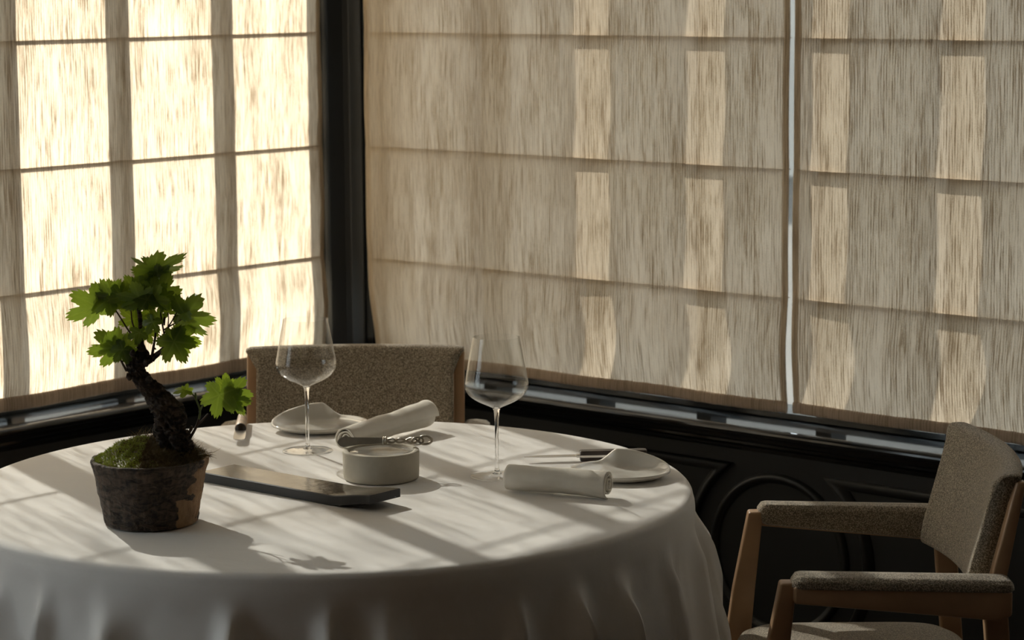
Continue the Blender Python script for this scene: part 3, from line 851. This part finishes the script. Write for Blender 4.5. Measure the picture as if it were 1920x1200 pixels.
# moss
rnd = random.Random(5)
def mossz(x, y):
    r = math.hypot(x, y)
    h = .103 + .015*(1-(r/.09)**2)
    h += .005*sst(.075, .05, math.hypot(x, y)) + .010*math.exp(-((x+.045)**2+(y-.0)**2)/.0009) + .012*math.exp(-((x+.012)**2+(y-.03)**2)/.0006) + .013*math.exp(-((x-.062)**2+(y-.01)**2)/.0006)
    h += .004*noise.noise(Vector((x*60, y*60, 1)))
    return h
bm = bmesh.new()
nr, na = 24, 72
c = bm.verts.new((0, 0, mossz(0, 0)))
rings = [[bm.verts.new((.0865*i/nr*cos(2*pi*k/na), .0865*i/nr*sin(2*pi*k/na), mossz(.0865*i/nr*cos(2*pi*k/na), .0865*i/nr*sin(2*pi*k/na)) if i < nr else .09)) for k in range(na)] for i in range(1, nr+1)]
for k in range(na): bm.faces.new((c, rings[0][k], rings[0][(k+1) % na]))
for A, B in zip(rings, rings[1:]):
    for k in range(na): bm.faces.new((A[k], A[(k+1) % na], B[(k+1) % na], B[k]))
for f in bm.faces: f.material_index = 1
def strand(bm, p, d, ln, wd, mi, curl=.5):
    a = d.normalized(); s = a.orthogonal().normalized(); s.rotate(Matrix.Rotation(rnd.uniform(0, 6.3), 3, a)); b = a.cross(s)
    cv = Vector((rnd.uniform(-1, 1), rnd.uniform(-1, 1), rnd.uniform(-.6, .4)))*curl
    prev = None; q = p.copy(); n = 4
    for i in range(n+1):
        w_ = wd*(1-i/n*.8); ring = [bm.verts.new(q + s*w_), bm.verts.new(q - s*w_*.5 + b*w_*.87), bm.verts.new(q - s*w_*.5 - b*w_*.87)]
        if prev:
            for k in range(3): bm.faces.new((prev[k], prev[(k+1) % 3], ring[(k+1) % 3], ring[k])).material_index = mi
        prev = ring; a = (a + cv*.35).normalized(); q = q + a*ln/n
for _ in range(9000):
    r = .088*math.sqrt(rnd.random()); th = rnd.uniform(0, 2*pi); x, y = r*cos(th), r*sin(th)
    green = noise.noise(Vector((x*28, y*28, 7)))*.9 + (1.0 if x < -.005 else -.6) + rnd.uniform(-.5, .5) - (.6 if y > .035 else 0)
    g = green > .1
    strand(bm, Vector((x, y, mossz(x, y)-.001)), Vector((x*6+rnd.uniform(-.8, .8), y*6+rnd.uniform(-.8, .8), .6)), rnd.uniform(.003, .007) if g else rnd.uniform(.004, .011), rnd.uniform(.0004, .0009), 0 if g else 1)
for cx, cy, dz in ((-.03, .04, 0), (-.02, .045, 0), (.002, .04, 0), (.065, .03, 0), (.088, -.005, 0)):
    for _ in range(26):
        x = cx + rnd.gauss(0, .007); y = cy+rnd.gauss(0, .006)
        strand(bm, Vector((x, y, mossz(min(.08, max(-.08, x)), y))), Vector((rnd.uniform(-.6, .6) + (1.2 if cx > .08 else 0), rnd.uniform(-.5, .5), 1.1 if cx < .08 else .0)), rnd.uniform(.012, .026), .0006, 1, 1.0)
o = obj('moss', bm, ['moss_green', 'moss_brown'], t, False); o['kind'] = 'stuff'
# trunk
def tk(px, py, rpx, dd=0): p = L3(px, py, dd); return (p.x, p.y, p.z, rpx*PXM)
def barkr(f, th, p):
    q = Vector((p.x*30 + cos(th+f*5)*1.2, p.y*30 + sin(th+f*5)*1.2, p.z*14))
    rid = abs(noise.noise(Vector((cos(th+f*6)*2.6, sin(th+f*6)*2.6, f*5))))
    return .78 + .13*noise.noise(Vector((cos(th+f*6)*11, sin(th+f*6)*11, f*55))) + .58*rid + .32*noise.noise(q) + .16*noise.noise(Vector((cos(th)*6, sin(th)*6, f*40)))
bm = bmesh.new()
tube(bm, [tk(331, 905, 36), tk(333, 880, 33), tk(332, 850, 31), tk(326, 822, 30), tk(320, 800, 28), tk(317, 778, 27), tk(308, 757, 25), tk(292, 738, 21), tk(273, 718, 18), tk(259, 700, 16), tk(252, 686, 15), tk(258, 674, 17), tk(262, 664, 13)], 84, barkr, 14)
for pts in ([tk(262, 672, 12), tk(263, 655, 8), tk(262, 636, 5), tk(263, 612, 4.5), tk(262, 590, 4), tk(258, 570, 3), tk(257, 556, 2)],
            [tk(252, 696, 6), tk(268, 684, 6.5), tk(284, 672, 6), tk(298, 662, 5), tk(306, 652, 3)],
            [tk(270, 678, 7), tk(276, 666, 5), tk(269, 650, 3.5), tk(265, 632, 2.5)]):
    tube(bm, pts, 20, barkr, 6)
for px, py, r in ((352, 812, 7), (300, 788, 6), (346, 782, 7), (278, 712, 7), (244, 706, 5), (276, 680, 6), (248, 662, 6), (352, 835, 6), (305, 832, 6)):
    q = L3(px, py, -.008); a = rnd.uniform(0, 6)
    tube(bm, [(q.x, q.y, q.z-.004, .0035), (q.x+.002*cos(a), q.y-.003, q.z, r*PXM*1.1), (q.x+.003*cos(a), q.y-.004, q.z+.006, r*PXM*.5)], 12, barkr, 4)
obj('trunk', bm, 'trunk_bark', t)
def stem(ctrl, m_='twig_brown', nm='stem'):
    bm = bmesh.new(); tube(bm, [tk(*c) for c in ctrl], 10, None, 6); return obj(nm, bm, m_, t)
stem([(283, 680, 3.0), (287, 655, 2.6), (291, 632, 2.2), (291, 612, 2.0), (286, 590, 1.6), (280, 568, 1.3)])
stem([(238, 696, 2.6), (231, 684, 2.0), (226, 675, 1.6), (219, 667, 1.2)])
stem([(229, 682, 1.4), (231, 672, 1.1), (229, 664, .9)])
stem([(262, 642, 1.6), (244, 624, 1.6), (226, 596, 1.5), (207, 566, 1.3)])
stem([(254, 620, 1.5), (248, 604, 1.5), (246, 585, 1.2), (243, 568, 1)])
stem([(306, 655, 1.8), (308, 632, 1.6), (304, 605, 1.6), (299, 575, 1.2)])
stem([(306, 628, 1.5), (318, 609, 1.4), (326, 596, 1.2), (334, 580, 1.0)])
stem([(308, 618, 1.5), (328, 606, 1.3), (350, 594, 1.1)])
stem([(315, 612, 1.1), (316, 600, 1.0), (315, 586, .9)])
stem([(259, 572, 1.8), (271, 555, 1.4), (281, 528, 1.2), (287, 505, 1.0)])
stem([(308, 610, 1.4), (308, 600, 2.4), (309, 594, 1.2)], nm='bud')
stem([(293, 655, 1), (289, 653, 2.2), (286, 652, 1)], nm='bud')
stem([(350, 832, 3.2), (360, 815, 2.8), (369, 798, 2.4), (373, 786, 2.2)])
stem([(371, 797, 2.0), (380, 787, 1.6), (390, 776, 1.4)])
stem([(373, 786, 2.1), (375, 770, 1.8), (370, 755, 1.7), (365, 744, 1.6), (358, 737, 1.3), (349, 732, 1.0)], 'stem_green')
stem([(374, 772, 1.6), (379, 762, 1.4), (383, 752, 1.0)], 'stem_green')
stem([(367, 750, 1.5), (367, 742, 2.6), (366, 736, 1.0)], 'stem_green', 'bud')
stem([(355, 812, 1.6), (358, 805, 3.4), (360, 799, 2.2)], nm='bud')

# leaves
def leaf(px, py, tx, ty, size, mcol='leaf_dark', dd=0.0, pitch=0.0, rollr=0.0, cup=.25, seed=0, flip=1):
    """px,py: where the stalk meets the blade; tx,ty: pixel the tip points to; size: blade length in px;
    pitch: leaning of the blade out of the view plane; rollr: twist about the midrib"""
    bm = bmesh.new(); rd = random.Random(seed*13+7)
    L_ = size*PXM*1.06
    # right half outline (angle from tip direction, radius): grape leaf with 5 lobes
    lob = [(0, 1.04), (8, .93), (16, .86), (24, .76), (29, .58), (32, .46), (35, .62), (44, .86), (58, .98), (67, .90), (78, .80), (87, .66), (91, .50), (94, .56), (100, .70), (110, .80), (122, .80), (134, .68), (148, .60), (160, .50), (170, .34), (176, .10), (180, .04)]
    def rad(a):
        d = abs(math.degrees(a))
        for (a0, r0), (a1, r1) in zip(lob, lob[1:]):
            if a0 <= d <= a1:
                f = (d-a0)/(a1-a0); r = r0+(r1-r0)*f; break
        s = 1 if a > 0 else 2
        tooth = ((d*.092 + s*.3) % 1)
        r *= (1 - .16*tooth*min(1, (180-d)/30)) * (1 + .07*noise.noise(Vector((d*.03, s*5, seed))))
        return r*.62 if False else r
    na, nr = 168, 12
    lf = []
    for k in range(na):
        a = -pi + 2*pi*(k+.5)/na
        lf.append((a, rad(a)))
    def P(a, r):
        x = sin(a)*r*.92; y = cos(a)*r
        # gentle folding along veins and drooping rim
        ve = [0, 58, -58, 122, -122]
        dmin = min(abs(math.degrees(a)-v) for v in ve)
        z = -cup*.55*r*r + .030*r*min(1, dmin/20) * 1.6 + .05*r*noise.noise(Vector((x*2.2, y*2.2, seed*3.3)))
        z += -cup*.5*abs(x)**1.5
        return Vector((x*L_, y*L_, z*L_))
    vl = bm.verts.layers.float.new('vein')
    c = bm.verts.new((0, 0, 0)); c[vl] = 1.0; rings = []
    for i in range(1, nr+1): rings.append([bm.verts.new(P(a, r*i/nr)) for a, r in lf])
    for i, ring in enumerate(rings):
        for (a, r), vv in zip(lf, ring):
            dv = min(abs(math.degrees(a)-q) for q in (0, 58, -58, 122, -122)); rr_ = r*(i+1)/nr
            vv[vl] = max(0, 1 - dv*rr_/3.2) * (1 - .6*rr_)
            sd2 = abs((rr_*9 + dv*.10) % 1.5 - .75)          # side veins branching off
            vv[vl] = max(vv[vl], .35*max(0, 1 - sd2*6))
    for k in range(na):
        k2 = (k+1) % na
        bm.faces.new((c, rings[0][k], rings[0][k2]))
    for A, B in zip(rings, rings[1:]):
        for k in range(na):
            k2 = (k+1) % na; bm.faces.new((A[k], A[k2], B[k2], B[k]))
    # orientation: local x across, local z up, local y into the view
    d = Vector((tx-px, 0, -(ty-py))).normalized()
    view = Vector((0, -1, .2)).normalized()*flip
    side = d.cross(view).normalized(); nrm_ = side.cross(d).normalized()
    Rm = Matrix((side, d, nrm_)).transposed()
    Rm = Rm @ Matrix.Rotation(pitch, 3, 'X') @ Matrix.Rotation(rollr, 3, 'Y')
    bmesh.ops.transform(bm, matrix=Rm.to_4x4(), verts=bm.verts)
    o = obj('leaf', bm, mcol, t, loc=L3(px, py, dd))
    if mcol == 'leaf_backlit': o['label'] = 'yellow green leaf with backlight painted into its colour'
    return o
D, B_ = 'leaf_dark', 'leaf_backlit'
leaves = [
 # top spray
 (286, 508, 276, 478, 30, D, 0, -.2, .3, .3), (290, 506, 357, 475, 70, D, -.004, .1, 1.25, .1), (284, 504, 243, 482, 44, D, .004, .1, -1.2, .1), (292, 512, 308, 486, 28, D, .01, .2, .4, .3), (296, 514, 318, 500, 30, D, -.006, .1, 1.1, .2),
 # centre top
 (262, 557, 258, 512, 50, D, -.012, -.35, .1, .35), (252, 545, 236, 514, 36, D, .01, .4, .2, .3), (272, 530, 278, 504, 30, B_, .012, .2, 0, .2), (300, 550, 320, 508, 48, D, -.008, -.3, .25, .3),
 (288, 548, 292, 520, 32, B_, -.014, .1, .1, .3), (310, 556, 322, 562, 20, B_, -.016, 0, .2, .3), (288, 560, 322, 568, 38, B_, -.012, .6, .7, .3), (262, 560, 222, 556, 46, D, -.018, .5, -.8, .2), (276, 562, 268, 540, 34, D, -.02, .0, .2, .3),
 # left spray
 (205, 560, 172, 546, 44, B_, -.004, -.2, .3, .45), (208, 556, 228, 530, 42, D, -.006, .4, .5, .3), (212, 556, 204, 522, 36, B_, .01, .2, -.1, .35), (206, 562, 206, 592, 32, B_, -.008, -.1, .2, .35), (228, 556, 236, 534, 32, B_, -.014, .1, .2, .25),
 (178, 573, 128, 604, 58, D, -.002, .3, -.75, .35), (196, 552, 180, 535, 30, D, .012, .2, .3, .4),
 # centre
 (252, 598, 234, 584, 34, B_, .018, .1, .1, .2), (268, 594, 272, 622, 34, B_, .02, .1, .2, .2), (286, 604, 276, 624, 26, D, -.012, .1, .2, .3), (296, 596, 304, 578, 26, D, .0, .2, .5, .3), (276, 622, 282, 642, 26, B_, .012, .1, .3, .2), (262, 624, 246, 630, 26, D, -.010, .3, .4, .3),
 # right fans
 (348, 592, 398, 604, 62, D, -.006, .35, .7, .25), (342, 578, 372, 566, 44, D, .004, .5, -.8, .25), (328, 578, 356, 562, 32, D, .01, .5, .6, .2), (315, 584, 312, 574, 16, B_, 0, 0, .1, .3),
 # lower right
 (326, 641, 350, 686, 47, D, -.014, .05, .05, .2), (338, 636, 380, 646, 42, B_, -.004, -.2, .2, .3), (326, 638, 344, 608, 30, D, -.008, .2, .3, .25),
 # lower left
 (212, 651, 164, 664, 50, D, -.004, .25, -.5, .3), (206, 646, 186, 632, 30, B_, .004, .1, .2, .25), (211, 642, 214, 625, 22, D, .004, .2, .5, .3), (230, 656, 218, 672, 30, D, -.010, .1, .0, .3), (238, 652, 260, 640, 32, D, -.006, .0, .3, .3), (240, 664, 236, 684, 20, D, -.008, .1, .2, .3),
 # low shoot
 (411, 741, 401, 785, 45, D, -.016, .05, .1, .2), (434, 737, 473, 743, 42, D, -.008, -.1, .15, .25), (439, 750, 456, 783, 36, D, -.004, .1, .5, .3), (422, 724, 424, 701, 26, B_, .008, 0, 0, .2),
 (349, 732, 362, 730, 16, B_, 0, .4, .6, .3), (346, 732, 322, 738, 24, B_, 0, .5, .9, .2),
]
for i, L_ in enumerate(leaves):
    leaf(*L_[:5], mcol=L_[5], dd=L_[6], pitch=L_[7], rollr=L_[8], cup=L_[9], seed=i)
